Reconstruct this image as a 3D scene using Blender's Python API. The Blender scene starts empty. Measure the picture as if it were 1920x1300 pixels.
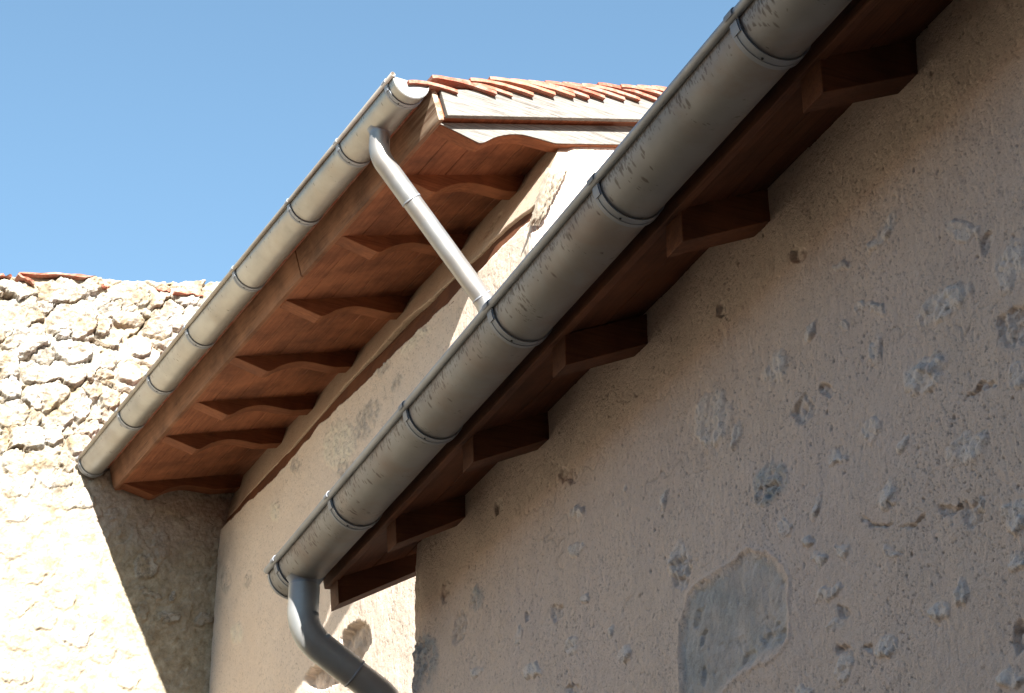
import bpy, bmesh, math, random
import numpy as np
from mathutils import Vector, Matrix

# ------------------------------------------------------------------ camera, sky, sun, exposure
SC = bpy.context.scene
COL = SC.collection
EYE = 1.6
AZ_NEAR = math.radians(22.70)        # heading of the near eaves
AZ_FAR = math.radians(27.90)         # heading of the far eaves

cam = bpy.data.cameras.new('camera')
cam.sensor_fit = 'HORIZONTAL'; cam.sensor_width = 36.0; cam.lens = 36.0*3855/1920
cam.clip_start = 0.1; cam.clip_end = 2000
camo = bpy.data.objects.new('camera', cam); COL.objects.link(camo)
camo.location = (0, 0, EYE); camo.rotation_euler = (math.pi/2 + math.atan(0.53), 0, 0)
SC.camera = camo

SUN_T, SUN_Q = 1.80, 0.51            # metres along / across the far eaves per metre of fall
_d = Vector((-math.sin(AZ_FAR), math.cos(AZ_FAR), 0)); _q = Vector((math.cos(AZ_FAR), math.sin(AZ_FAR), 0))
sun_dir = (_d*SUN_T + _q*SUN_Q + Vector((0, 0, -1))).normalized()
sun = bpy.data.lights.new('sun', 'SUN'); sun.energy = 4.2; sun.angle = math.radians(0.5); sun.color = (1.0, 0.955, 0.89)
suno = bpy.data.objects.new('sun', sun); COL.objects.link(suno)
suno.rotation_euler = sun_dir.to_track_quat('-Z', 'Y').to_euler()
suno.location = (-6, -8, 14)

world = bpy.data.worlds.new('World'); SC.world = world; world.use_nodes = True
nt = world.node_tree; nt.nodes.clear()
wo = nt.nodes.new('ShaderNodeOutputWorld'); bg = nt.nodes.new('ShaderNodeBackground'); sk = nt.nodes.new('ShaderNodeTexSky')
sk.sky_type = 'NISHITA'; sk.sun_disc = False
sk.sun_elevation = math.asin(-sun_dir.z); sk.sun_rotation = math.atan2(-sun_dir.x, -sun_dir.y)
sk.altitude = 100; sk.air_density = 1.0; sk.dust_density = 0.6; sk.ozone_density = 0.7
bg.inputs['Strength'].default_value = 0.0505
tint = nt.nodes.new('ShaderNodeMix'); tint.data_type = 'RGBA'; tint.blend_type = 'MULTIPLY'; tint.inputs[0].default_value = 1.0; tint.inputs[7].default_value = (.90, 1.05, 1.01, 1)
nt.links.new(sk.outputs[0], tint.inputs[6]); nt.links.new(tint.outputs[2], bg.inputs[0]); nt.links.new(bg.outputs[0], wo.inputs[0])

SC.view_settings.view_transform = 'Standard'; SC.view_settings.look = 'None'
SC.view_settings.exposure = 2.38; SC.view_settings.gamma = 1.0; SC.view_settings.use_curve_mapping = False
SC.render.engine = 'CYCLES'
SC.cycles.max_bounces = 8; SC.cycles.diffuse_bounces = 5; SC.cycles.glossy_bounces = 4
SC.cycles.use_denoising = True

# ------------------------------------------------------------------ noise
class Perm:
    def __init__(s, seed):
        r = np.random.RandomState(seed); s.p = r.permutation(512).astype(np.int64)
        a = r.rand(512)*2*np.pi; s.g = np.stack([np.cos(a), np.sin(a)], 1)
    def h(s, i, j): return s.p[(s.p[i & 511] + j) & 511]
    def noise(s, x, y):
        i = np.floor(x).astype(np.int64); j = np.floor(y).astype(np.int64); fx = x-i; fy = y-j
        u = fx*fx*fx*(fx*(fx*6-15)+10); v = fy*fy*fy*(fy*(fy*6-15)+10)
        def d(a, b):
            g = s.g[s.h(i+a, j+b)]; return g[..., 0]*(fx-a)+g[..., 1]*(fy-b)
        a = d(0, 0); b = d(1, 0); c = d(0, 1); e = d(1, 1)
        return 1.5*((a+(b-a)*u)*(1-v)+(c+(e-c)*u)*v)
    def fbm(s, x, y, oct=4, gain=.5):
        r = 0; a = 1.0; n = 0
        for k in range(oct):
            r = r+a*s.noise(x*2**k+17.3*k, y*2**k-9.1*k); n += a; a *= gain
        return r/n
    def worley(s, x, y):                      # nearest, second nearest, random of the nearest cell
        i = np.floor(x).astype(np.int64); j = np.floor(y).astype(np.int64)
        f1 = np.full(x.shape, 9.); f2 = np.full(x.shape, 9.); rid = np.zeros(x.shape)
        for a in (-1, 0, 1):
            for b in (-1, 0, 1):
                h = s.h(i+a, j+b); px = i+a+s.p[h]/511.; py = j+b+s.p[(h+77) & 511]/511.
                dd = np.hypot(px-x, py-y); n = dd < f1
                f2 = np.where(n, f1, np.minimum(f2, dd)); rid = np.where(n, s.p[(h+191) & 511]/511., rid); f1 = np.where(n, dd, f1)
        return f1, f2, rid
def sstep(a, b, x):
    t = np.clip((x-a)/(b-a), 0, 1); return t*t*(3-2*t)

# ------------------------------------------------------------------ object helpers
def tag(o, label=None, cat=None, group=None, kind=None):
    if label: o['label'] = label
    if cat: o['category'] = cat
    if group: o['group'] = group
    if kind: o['kind'] = kind
    return o
def thing(name, loc, rz, label, cat, group=None):
    o = bpy.data.objects.new(name, None); COL.objects.link(o); o.empty_display_size = .2
    o.location = loc; o.rotation_euler = (0, 0, rz); return tag(o, label, cat, group)
def link_mesh(name, me, mat, parent=None, smooth=False):
    o = bpy.data.objects.new(name, me); COL.objects.link(o)
    if mat and not me.materials: me.materials.append(mat)
    if smooth: me.polygons.foreach_set('use_smooth', [True]*len(me.polygons))
    if parent: o.parent = parent
    return o
def from_bm(name, bm, mat, parent=None, smooth=False):
    bmesh.ops.recalc_face_normals(bm, faces=bm.faces)
    me = bpy.data.meshes.new(name); bm.to_mesh(me); bm.free(); return link_mesh(name, me, mat, parent, smooth)
def grid_mesh(name, P, mat, parent=None, attrs=None, uv=None, smooth=True, flip=False, wrap=False):
    n, m, _ = P.shape; me = bpy.data.meshes.new(name)
    idx = np.arange(n*m).reshape(n, m)
    if wrap: idx = np.concatenate([idx, idx[:, :1]], 1)
    a, b, c, d = idx[:-1, :-1], idx[1:, :-1], idx[1:, 1:], idx[:-1, 1:]
    q = np.stack([a, b, c, d] if not flip else [a, d, c, b], -1).reshape(-1, 4)
    me.vertices.add(n*m); me.vertices.foreach_set('co', P.reshape(-1).astype(np.float32))
    me.loops.add(q.size); me.loops.foreach_set('vertex_index', q.reshape(-1).astype(np.int32))
    me.polygons.add(len(q)); me.polygons.foreach_set('loop_start', np.arange(0, q.size, 4, dtype=np.int32))
    try: me.polygons.foreach_set('loop_total', np.full(len(q), 4, np.int32))
    except Exception: pass
    me.update(calc_edges=True); me.validate()
    if attrs:
        for k, v in attrs.items():
            at = me.attributes.new(k, 'FLOAT', 'POINT'); at.data.foreach_set('value', np.ascontiguousarray(v, np.float32).reshape(-1))
    if uv is not None:
        ul = me.uv_layers.new(name='UVMap'); U = uv.reshape(-1, 2)
        vi = np.empty(len(me.loops), np.int32); me.loops.foreach_get('vertex_index', vi)
        ul.data.foreach_set('uv', U[vi].astype(np.float32).reshape(-1))
    return link_mesh(name, me, mat, parent, smooth)
def join_bm(bm, verts, faces):
    vs = [bm.verts.new(v) for v in verts]
    for f in faces: bm.faces.new([vs[i] for i in f])
    return vs
def prism(bm, prof, y0, y1):                  # profile in (x, z), extruded along y
    n = len(prof)
    v = [(x, y0, z) for x, z in prof]+[(x, y1, z) for x, z in prof]
    f = [list(range(n)), list(range(2*n-1, n-1, -1))]+[[i, i+n, (i+1) % n+n, (i+1) % n] for i in range(n)]
    join_bm(bm, v, f)
def bevel_all(bm, w, seg=2):
    bmesh.ops.recalc_face_normals(bm, faces=bm.faces)
    e = [e for e in bm.edges if len(e.link_faces) == 2 and e.calc_face_angle(0) > .6]
    bmesh.ops.bevel(bm, geom=e, offset=w, segments=seg, profile=.6, affect='EDGES', clamp_overlap=True)
def tube_path(pts, radii, seg=40, closed_ends=False):
    pts = [Vector(p) for p in pts]; rows = []; uvs = []; L = 0
    for i, p in enumerate(pts):
        t = (pts[min(i+1, len(pts)-1)]-pts[max(i-1, 0)]).normalized()
        side = Vector((0, 1, 0)); up = side.cross(t).normalized()
        if i: L += (p-pts[i-1]).length
        r = radii[i] if hasattr(radii, '__len__') else radii
        rows.append([p+side*(r*math.cos(a))+up*(r*math.sin(a)) for a in np.linspace(0, 2*math.pi, seg, endpoint=False)])
        uvs.append([(L, a*r) for a in np.linspace(0, 2*math.pi, seg, endpoint=False)])
    return np.array(rows, float), np.array(uvs, float)
def bend(path, r, n=12):                      # round the inner corners of a polyline
    P = [Vector(p) for p in path]; out = [P[0]]
    for a, b, c in zip(P[:-2], P[1:-1], P[2:]):
        u = (a-b).normalized(); v = (c-b).normalized(); th = u.angle(v); L = min(r/math.tan(th/2), .49*(a-b).length, .49*(c-b).length); rr = L*math.tan(th/2)
        ctr = b+(u+v).normalized()*(rr/math.sin(th/2)); s = b+u*L; e = b+v*L; s0 = s-ctr; e0 = e-ctr; ang = s0.angle(e0)
        for k in range(n+1):
            w = k/n; out.append(ctr+(s0*math.sin((1-w)*ang)+e0*math.sin(w*ang))/math.sin(ang))
    out.append(P[-1]); return out

# ------------------------------------------------------------------ materials
class NT:
    def __init__(s, name):
        s.m = bpy.data.materials.new(name); s.m.use_nodes = True; s.t = s.m.node_tree; s.t.nodes.clear()
        s.o = s.t.nodes.new('ShaderNodeOutputMaterial'); s.b = s.t.nodes.new('ShaderNodeBsdfPrincipled'); s.t.links.new(s.b.outputs[0], s.o.inputs[0])
    def n(s, typ, **kw):
        nd = s.t.nodes.new(typ)
        for k, v in kw.items():
            if k.startswith('_'): setattr(nd, k[1:], v)
            else:
                key = int(k[1:]) if k[0] == 'i' and k[1:].isdigit() else k.replace('__', ' ')
                s.put(nd.inputs[key], v)
        return nd
    def put(s, inp, v):
        if isinstance(v, bpy.types.NodeSocket): s.t.links.new(v, inp)
        elif isinstance(v, bpy.types.Node): s.t.links.new(v.outputs[0], inp)
        else: inp.default_value = v
    def coord(s, which='Object', scale=(1, 1, 1), rnd=False):
        c = s.n('ShaderNodeTexCoord').outputs[which]
        if rnd:
            oi = s.n('ShaderNodeObjectInfo').outputs['Random']; mul = s.n('ShaderNodeVectorMath', _operation='SCALE', i0=(13.1, 7.7, 19.3), Scale=oi)
            c = s.n('ShaderNodeVectorMath', _operation='ADD', i0=c, i1=mul.outputs[0]).outputs[0]
        return s.n('ShaderNodeMapping', Vector=c, Scale=scale).outputs[0]
    def noise(s, vec, scale=5., detail=4., rough=.55, dist=0.):
        return s.n('ShaderNodeTexNoise', Vector=vec, Scale=scale, Detail=detail, Roughness=rough, Distortion=dist).outputs[0]
    def ramp(s, fac, stops):
        r = s.n('ShaderNodeValToRGB', Fac=fac); e = r.color_ramp.elements
        while len(e) < len(stops): e.new(.5)
        for el, (p, c) in zip(e, stops): el.position = p; el.color = (c, c, c, 1) if not hasattr(c, '__len__') else tuple(c)+(1,)
        return r.outputs[0]
    def mix(s, fac, a, b, mode='MIX'):
        nd = s.n('ShaderNodeMix', _data_type='RGBA', _blend_type=mode); s.put(nd.inputs[0], fac)
        for i, v in ((6, a), (7, b)): s.put(nd.inputs[i], v if not (isinstance(v, tuple) and len(v) == 3) else v+(1,))
        return nd.outputs[2]
    def math(s, op, a, b=0., c=0.): return s.n('ShaderNodeMath', _operation=op, i0=a, i1=b, i2=c).outputs[0]
    def attr(s, name): return s.n('ShaderNodeAttribute', _attribute_name=name).outputs['Fac']
    def bump(s, h, strength=.5, dist=.01, normal=None):
        nd = s.n('ShaderNodeBump', Height=h, Strength=strength, Distance=dist)
        if normal is not None: s.put(nd.inputs['Normal'], normal)
        return nd.outputs[0]
    def done(s, color=None, rough=.8, normal=None, metal=0., spec=.3):
        if color is not None: s.put(s.b.inputs['Base Color'], color if not (isinstance(color, tuple) and len(color) == 3) else color+(1,))
        s.put(s.b.inputs['Roughness'], rough); s.put(s.b.inputs['Metallic'], metal); s.put(s.b.inputs['Specular IOR Level'], spec)
        if normal is not None: s.put(s.b.inputs['Normal'], normal)
        return s.m

def mat_plaster(name, base, warm, stone, grey):
    k = NT(name); v = k.coord()
    c = k.mix(k.ramp(k.noise(v, 1.6, 5, .6), [(.3, 0.), (.7, 1.)]), base, warm)
    c = k.mix(k.math('MULTIPLY', k.ramp(k.noise(v, 55, 4, .7), [(.35, 0.), (.75, 1.)]), .35), c, tuple(x*.72 for x in base))
    c = k.mix(k.math('MULTIPLY', k.ramp(k.noise(v, 11, 5, .65), [(.45, 0.), (.7, 1.)]), .25), c, tuple(min(1, x*1.18) for x in base))
    st = k.mix(k.ramp(k.noise(v, 22, 6, .7), [(.35, 0.), (.65, 1.)]), stone, tuple(x*.80 for x in stone))
    c = k.mix(k.math('MULTIPLY', k.attr('stone'), .78), c, st)
    gr = k.mix(k.ramp(k.noise(v, 9, 6, .65), [(.3, 0.), (.7, 1.)]), tuple(x*.8 for x in grey), tuple(x*1.4 for x in grey))
    gr = k.mix(k.math('MULTIPLY', k.ramp(k.noise(v, 38, 5, .75), [(.42, 0.), (.66, 1.)]), .5), gr, tuple(x*.6 for x in grey))
    c = k.mix(k.attr('grey'), c, gr)
    c = k.mix(k.math('MULTIPLY', k.attr('pit'), .8), c, (.07, .055, .045))  # pits, cracks and hollows coloured dark, shade painted into the recesses
    c = k.mix(k.attr('brown_mix'), c, (.085, .06, .045))
    c = k.mix(k.math('MULTIPLY', k.ramp(k.noise(v, 310, 2, .6), [(.30, 1.), (.42, 0.)]), .45), c, tuple(x*.35 for x in base))
    b = k.bump(k.noise(v, 240, 3, .7), .6, .005, k.bump(k.noise(v, 70, 4, .6), .5, .006))
    return k.done(c, .92, b, spec=.15)
def mat_stone(name):
    k = NT(name); v = k.coord()
    tone = k.attr('tone')
    c = k.mix(tone, (.32, .30, .265), (.47, .455, .42))
    c = k.mix(k.ramp(k.noise(v, 7, 6, .65), [(.38, 0.), (.66, 1.)]), c, (.27, .205, .125))
    c = k.mix(k.math('MULTIPLY', k.ramp(k.noise(v, 26, 6, .75), [(.47, 0.), (.62, 1.)]), .75), c, (.115, .098, .078))
    c = k.mix(k.attr('mortar'), c, k.mix(k.ramp(k.noise(v, 18, 5, .7), [(.3, 0.), (.7, 1.)]), (.47, .415, .325), (.20, .16, .105)))
    c = k.mix(k.attr('brown_mix'), c, k.mix(k.ramp(k.noise(v, 34, 5, .75), [(.35, 0.), (.65, 1.)]), (.27, .22, .185), (.44, .385, .335)))  # soot near the eaves, its tones painted lighter to lift the shaded corner
    c = k.mix(k.attr('joint'), c, (.20, .135, .07))
    c = k.mix(k.math('MULTIPLY', k.ramp(k.noise(v, 75, 5, .8), [(.54, 0.), (.68, 1.)]), .35), c, (.15, .12, .09))
    b = k.bump(k.noise(v, 120, 5, .75), .8, .008)
    return k.done(c, .95, b, spec=.1)
def mat_wood(name, along, c1, c2, dark, weather=None, rough=.7, rnd=False, endwear=None, fine=(52, 2.4)):
    k = NT(name); s = [fine[0]]*3; s[along] = fine[1]; v = k.coord(scale=tuple(s), rnd=rnd); o = k.coord(rnd=rnd)
    g = k.noise(v, 1.0, 6, .65, .6); g2 = k.noise(v, 3.2, 3, .6, .2)
    c = k.mix(k.ramp(g, [(.32, 0.), (.68, 1.)]), c1, c2)
    c = k.mix(k.math('MULTIPLY', k.ramp(g2, [(.52, 0.), (.66, 1.)]), .55), c, dark)
    c = k.mix(k.math('MULTIPLY', k.ramp(k.noise(o, 5, 5, .65), [(.42, 0.), (.70, 1.)]), .75), c, dark)
    c = k.mix(k.math('MULTIPLY', k.ramp(k.noise(o, 3.1, 4, .6), [(.48, 0.), (.75, 1.)]), .5), c, tuple(min(1, x*1.5) for x in c2))
    if weather:
        w = k.ramp(k.noise(v, 1.7, 6, .75, .4), [(.42, 0.), (.6, 1.)])
        c = k.mix(k.math('MULTIPLY', w, .8), c, weather)
    if endwear:                                   # bleached towards one end of the board
        y = k.n('ShaderNodeSeparateXYZ', Vector=k.n('ShaderNodeTexCoord').outputs['Object']).outputs[1]
        yy = k.math('ADD', y, k.math('MULTIPLY', k.math('SUBTRACT', k.noise(v, 1.3, 5, .7), .5), .35))
        w = k.n('ShaderNodeMapRange', Value=yy, i1=endwear[0], i2=endwear[1]).outputs[0]
        c = k.mix(k.math('MULTIPLY', w, .85), c, k.mix(k.ramp(g, [(.4, 0.), (.62, 1.)]), (.17, .11, .075), (.46, .37, .28)))
    if rnd: c = k.mix(k.math('MULTIPLY', k.n('ShaderNodeObjectInfo').outputs['Random'], .5), c, dark)
    b = k.bump(g, .25, .004, k.bump(g2, .2, .002))
    return k.done(c, rough, b, spec=.25)
def mat_zinc(name, base, brown, streak=1., rough=.42, metal=.75, blotch=.5):
    k = NT(name); uv = k.n('ShaderNodeTexCoord').outputs['UV']; sep = k.n('ShaderNodeSeparateXYZ', Vector=uv)
    o = k.coord()
    c = k.mix(k.ramp(k.noise(o, 6, 5, .6), [(.35, 0.), (.7, 1.)]), base, tuple(x*.78 for x in base))
    c = k.mix(k.math('MULTIPLY', k.ramp(k.noise(o, 4.3, 5, .65, .5), [(.45, 0.), (.72, 1.)]), blotch), c, brown)
    if streak > 0:
        fade = k.math('SUBTRACT', 1.0, k.n('ShaderNodeMapRange', Value=sep.outputs[1], i1=.012, i2=.088).outputs[0])
        lump = k.noise(uv, 7, 3, .55)
        wob = k.n('ShaderNodeMix', _data_type='VECTOR', i0=.004, i4=uv, i5=k.n('ShaderNodeTexNoise', Vector=uv, Scale=60.).outputs['Color']).outputs[1]
        for sx, sy, reach, gain, rad, op in ((72, 30, .100, .80, .40, .72), (110, 42, .070, 1.05, .44, .62), (260, 90, .042, 1.45, .5, .6)):
            fade = k.math('SUBTRACT', 1.0, k.n('ShaderNodeMapRange', Value=sep.outputs[1], i1=.008, i2=reach).outputs[0])
            vo = k.n('ShaderNodeTexVoronoi', Vector=k.n('ShaderNodeMapping', Vector=wob, Scale=(sx, sy, 1)).outputs[0], Scale=1., Randomness=1.)
            thr = k.math('MULTIPLY', k.math('ADD', k.math('MULTIPLY', fade, gain), k.math('MULTIPLY', k.math('SUBTRACT', lump, .54), 1.5)), streak)
            on = k.math('LESS_THAN', k.n('ShaderNodeSeparateXYZ', Vector=vo.outputs['Color']).outputs[0], thr)
            spot = k.n('ShaderNodeMapRange', Value=vo.outputs['Distance'], i1=rad, i2=rad*.55).outputs[0]
            c = k.mix(k.math('MULTIPLY', k.math('MULTIPLY', on, spot), op), c, tuple(x*.32 for x in brown))
    rr = k.math('ADD', rough-.1, k.math('MULTIPLY', k.noise(o, 14, 4, .6), .25))
    b = k.bump(k.noise(o, 9, 3, .5), .08, .004)
    return k.done(c, rr, b, metal=metal, spec=.4)
def mat_tile():
    k = NT('terracotta'); v = k.coord(rnd=True)
    c = k.mix(k.ramp(k.noise(v, 8, 5, .65), [(.3, 0.), (.7, 1.)]), (.24, .064, .040), (.32, .105, .070))
    c = k.mix(k.math('MULTIPLY', k.ramp(k.noise(v, 19, 5, .75), [(.44, 0.), (.62, 1.)]), .7), c, (.33, .26, .215))
    c = k.mix(k.n('ShaderNodeObjectInfo').outputs['Random'], c, k.mix(.5, c, (.40, .21, .14)))
    return k.done(c, .9, k.bump(k.noise(v, 90, 4, .7), .4, .004), spec=.15)
def mat_ground():
    k = NT('gravel_ground'); v = k.coord()
    c = k.mix(k.ramp(k.noise(v, 3, 6, .65), [(.3, 0.), (.7, 1.)]), (.18, .15, .115), (.13, .105, .078))
    return k.done(c, .95, k.bump(k.noise(v, 60, 4, .7), .6, .02), spec=.1)

M_PLA = mat_plaster('plaster_near', (.67, .56, .495), (.70, .575, .475), (.80, .75, .70), (.39, .40, .395))
M_PLB = mat_plaster('plaster_far', (.64, .53, .435), (.69, .585, .49), (.74, .67, .54), (.42, .37, .32))
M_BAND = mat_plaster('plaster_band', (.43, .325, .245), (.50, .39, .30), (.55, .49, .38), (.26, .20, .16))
M_STONE = mat_stone('rubble_stone')
M_BOARD = mat_wood('stained_boards', 1, (.20, .070, .034), (.31, .125, .062), (.08, .028, .015))
M_BOARD_N = mat_wood('stained_boards_near', 1, (.115, .042, .021), (.175, .068, .034), (.05, .018, .010))  # darker copy of the stained boards for the near house
M_RAFT = mat_wood('stained_rafter', 0, (.19, .066, .028), (.30, .115, .05), (.09, .032, .016), rnd=True)
M_RAFT_N = mat_wood('stained_rafter_near', 0, (.15, .056, .027), (.24, .094, .045), (.055, .02, .011), rnd=True)  # near rafters, darker throughout than the far ones
M_FASC = mat_wood('stained_fascia', 1, (.18, .085, .048), (.28, .145, .085), (.07, .034, .02), endwear=(-1.58, -1.80))
M_WHITE = mat_wood('bleached_wood', 0, (.095, .09, .08), (.19, .18, .165), (.05, .042, .034), weather=(.26, .25, .23), rough=.85, fine=(120, 4.5))
M_GREYW = mat_wood('greyed_wood', 0, (.20, .17, .13), (.30, .26, .21), (.07, .05, .035), rough=.85, fine=(60, 12))
M_PLATE = mat_wood('stained_plate', 1, (.10, .038, .018), (.15, .06, .028), (.05, .018, .01))
M_ZINC_A = mat_zinc('zinc_stained', (.30, .30, .295), (.25, .195, .165), 1.0, .54, .45, .9)
M_ZINC_B = mat_zinc('zinc_pale', (.375, .375, .36), (.31, .27, .225), .16, .42, .72, .5)
M_ZINC_E = mat_zinc('zinc_bead', (.36, .335, .30), (.26, .20, .15), 0, .5, .7, .7)
M_ZINC_S = mat_zinc('zinc_strap', (.33, .355, .39), (.30, .30, .31), 0, .58, .6, .25)
M_ZINC_P = mat_zinc('zinc_pipe', (.33, .34, .34), (.29, .245, .205), 0, .45, .7, .7)
M_ZINC_Q = mat_zinc('zinc_pipe_dark', (.40, .42, .42), (.32, .29, .26), 0, .50, .5, .8)
M_PLW = mat_plaster('plaster_plain', (.20, .17, .14), (.24, .20, .16), (.3, .27, .24), (.2, .2, .2))
k = NT('dark_screw'); M_DARK = k.done((.03, .03, .03), .6)
M_TILE = mat_tile(); M_GROUND = mat_ground()

# ------------------------------------------------------------------ measured patches (along, height, inverse ellipse axes, kind)
PATCH_A = [(3.655,2.015,-9.8,-4.1,6.6,-12.5,'s'), (3.270,1.861,-15.4,-17.1,18.7,-27.7,'h'), (3.362,2.005,-12.6,-14.4,14.5,-20.9,'s'), (3.174,1.867,-32.1,-4.5,31.4,-67.5,'h'),
(2.835,1.732,-17.4,7.5,5.5,-31.7,'s'), (2.558,1.601,-32.1,-17.1,17.6,-29.3,'s'), (3.415,1.758,-9.3,-10.3,9.5,-15.3,'g'), (3.406,1.737,-19.7,-42.4,37.2,-50.0,'h'),
(3.023,1.710,-23.1,-17.7,21.6,-35.1,'s'), (3.156,1.705,-21.2,-11.1,41.3,-77.4,'s'), (2.919,1.634,-47.6,-25.1,29.0,-52.7,'s'), (2.725,1.539,-15.6,11.4,-2.5,-29.9,'s'),
(3.237,1.634,-54.0,-41.8,17.9,-32.1,'s'), (2.986,1.557,-26.7,-20.4,13.5,-23.4,'s'), (3.369,1.637,-28.3,-14.8,22.8,-46.6,'s'), (3.276,1.575,-40.2,-5.4,33.9,-88.7,'s'),
(3.242,1.526,-32.8,-4.5,24.1,-64.4,'s'), (3.159,1.510,-39.3,-5.7,31.5,-83.4,'s'), (2.734,1.420,-25.9,-13.7,19.3,-37.4,'h'), (2.717,1.425,-43.7,-23.2,40.6,-77.9,'s'),
(2.612,1.369,-26.6,-5.2,13.8,-34.8,'s'), (3.828,1.736,-16.4,-8.5,9.5,-20.6,'s'), (2.624,1.288,-33.5,-6.6,20.8,-56.1,'s'), (3.218,1.446,-19.9,12.3,5.4,-84.8,'s'),
(3.208,1.373,-28.7,20.8,-0.0,-76.0,'s'), (3.176,1.396,-36.8,-5.4,36.3,-104.5,'h'), (2.794,1.290,-36.5,-12.6,16.1,-39.1,'s'), (2.865,1.284,-30.4,11.1,9.0,-71.0,'s'),
(3.035,1.276,-28.2,11.4,7.3,-60.1,'s'), (3.097,1.290,-45.1,-7.0,40.0,-122.2,'h'), (3.188,1.280,-23.6,-18.0,15.7,-33.2,'s'), (3.187,1.321,-34.6,-5.0,28.5,-86.9,'h'),
(2.991,1.443,-25.4,-13.4,45.2,-92.9,'s'), (2.682,1.103,-25.3,11.6,1.5,-53.0,'s'), (2.644,1.166,-40.3,-21.5,16.0,-35.2,'h'), (2.798,1.453,-22.8,5.1,32.2,-140.3,'h'),
(2.914,1.473,-21.5,4.7,50.9,-213.0,'h'), (3.034,1.517,-14.2,-5.2,120.0,-263.1,'h'), (3.602,1.469,-20.7,18.3,-1.2,-66.8,'h'), (3.466,1.466,-23.2,-25.2,23.0,-42.7,'h'),
(2.667,1.632,-21.4,8.7,29.1,-184.7,'h'), (3.336,1.279,-24.6,-3.3,19.2,-62.7,'s'), (3.553,1.928,-43.5,-22.6,13.8,-25.6,'s'), (2.924,2.089,-15.0,-51.4,12.7,-12.0,'s'),
(2.669,1.958,-14.2,-7.5,32.3,-46.8,'s'), (2.536,1.814,-12.3,-12.7,14.2,-17.2,'s'), (2.752,1.844,-11.3,6.7,2.0,-32.7,'s'), (2.558,1.702,-16.9,-9.0,13.8,-21.8,'h'),
(2.987,1.861,-30.0,-15.8,20.1,-33.4,'s'), (2.805,1.745,-24.2,7.8,11.1,-45.9,'s'), (3.037,1.981,-41.1,-6.2,32.9,-64.5,'s'), (3.091,1.972,-54.9,-8.0,42.8,-85.5,'s'),
(2.966,1.949,-17.8,-9.4,58.2,-92.4,'s'), (3.080,2.105,-24.5,-10.7,68.1,-108.3,'s'), (3.240,2.216,-27.6,-3.6,24.6,-45.4,'h'), (3.212,2.020,-39.1,-38.2,21.0,-29.8,'s'),
(2.605,1.896,-49.2,-51.6,27.8,-33.5,'h'), (3.593,2.265,-20.9,-54.8,32.0,-37.8,'h'), (4.426,2.200,-15.1,6.8,12.5,-42.1,'h'), (4.385,2.077,-23.2,7.2,19.7,-61.9,'s'),
(4.394,1.981,-19.7,6.2,17.7,-59.2,'s'), (5.071,2.084,-14.5,-9.2,10.5,-24.2,'g'), (5.202,2.048,-13.4,-8.5,7.2,-17.1,'h'), (5.331,2.199,-26.4,-9.9,10.0,-24.3,'h'),
(5.511,2.039,-5.5,-3.5,4.0,-10.0,'g'), (5.562,2.101,-10.7,0.7,14.3,-43.7,'h'), (4.527,1.858,-20.3,-5.0,15.1,-39.2,'h'), (4.770,1.874,-37.6,-8.8,14.1,-38.0,'s'),
(4.440,1.740,-14.7,-25.6,18.5,-34.7,'s'), (4.680,1.751,-16.2,-0.2,15.5,-48.8,'s'), (5.066,1.870,-20.3,17.9,10.7,-78.6,'s'), (4.200,1.695,-62.6,-25.6,18.9,-47.3,'s'),
(4.355,1.832,-35.6,-1.4,33.7,-95.6,'s'), (4.129,1.618,-14.3,-32.8,18.5,-31.0,'s'), (3.824,1.705,-19.2,-9.9,11.4,-25.1,'h'), (3.851,1.750,-27.7,-2.3,21.3,-57.1,'s'),
(3.898,1.915,-80.3,-64.9,15.1,-28.0,'s'), (4.095,2.026,-82.4,-5.0,26.9,-65.6,'s'), (4.433,1.626,-22.0,-0.7,23.8,-77.3,'h'), (4.709,1.914,-45.1,-57.1,42.0,-84.7,'h'),
(4.905,2.300,-25.1,0.2,18.2,-45.5,'h')]
BLOCK_A =  [(3.856, 1.414), (3.841, 1.584), (3.791, 1.647), (3.618, 1.646), (3.513, 1.645), (3.418, 1.589), (3.367, 1.525), (3.382, 1.407), (3.421, 1.392), (3.508, 1.398), (3.645, 1.393), (3.706, 1.369)]
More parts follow.
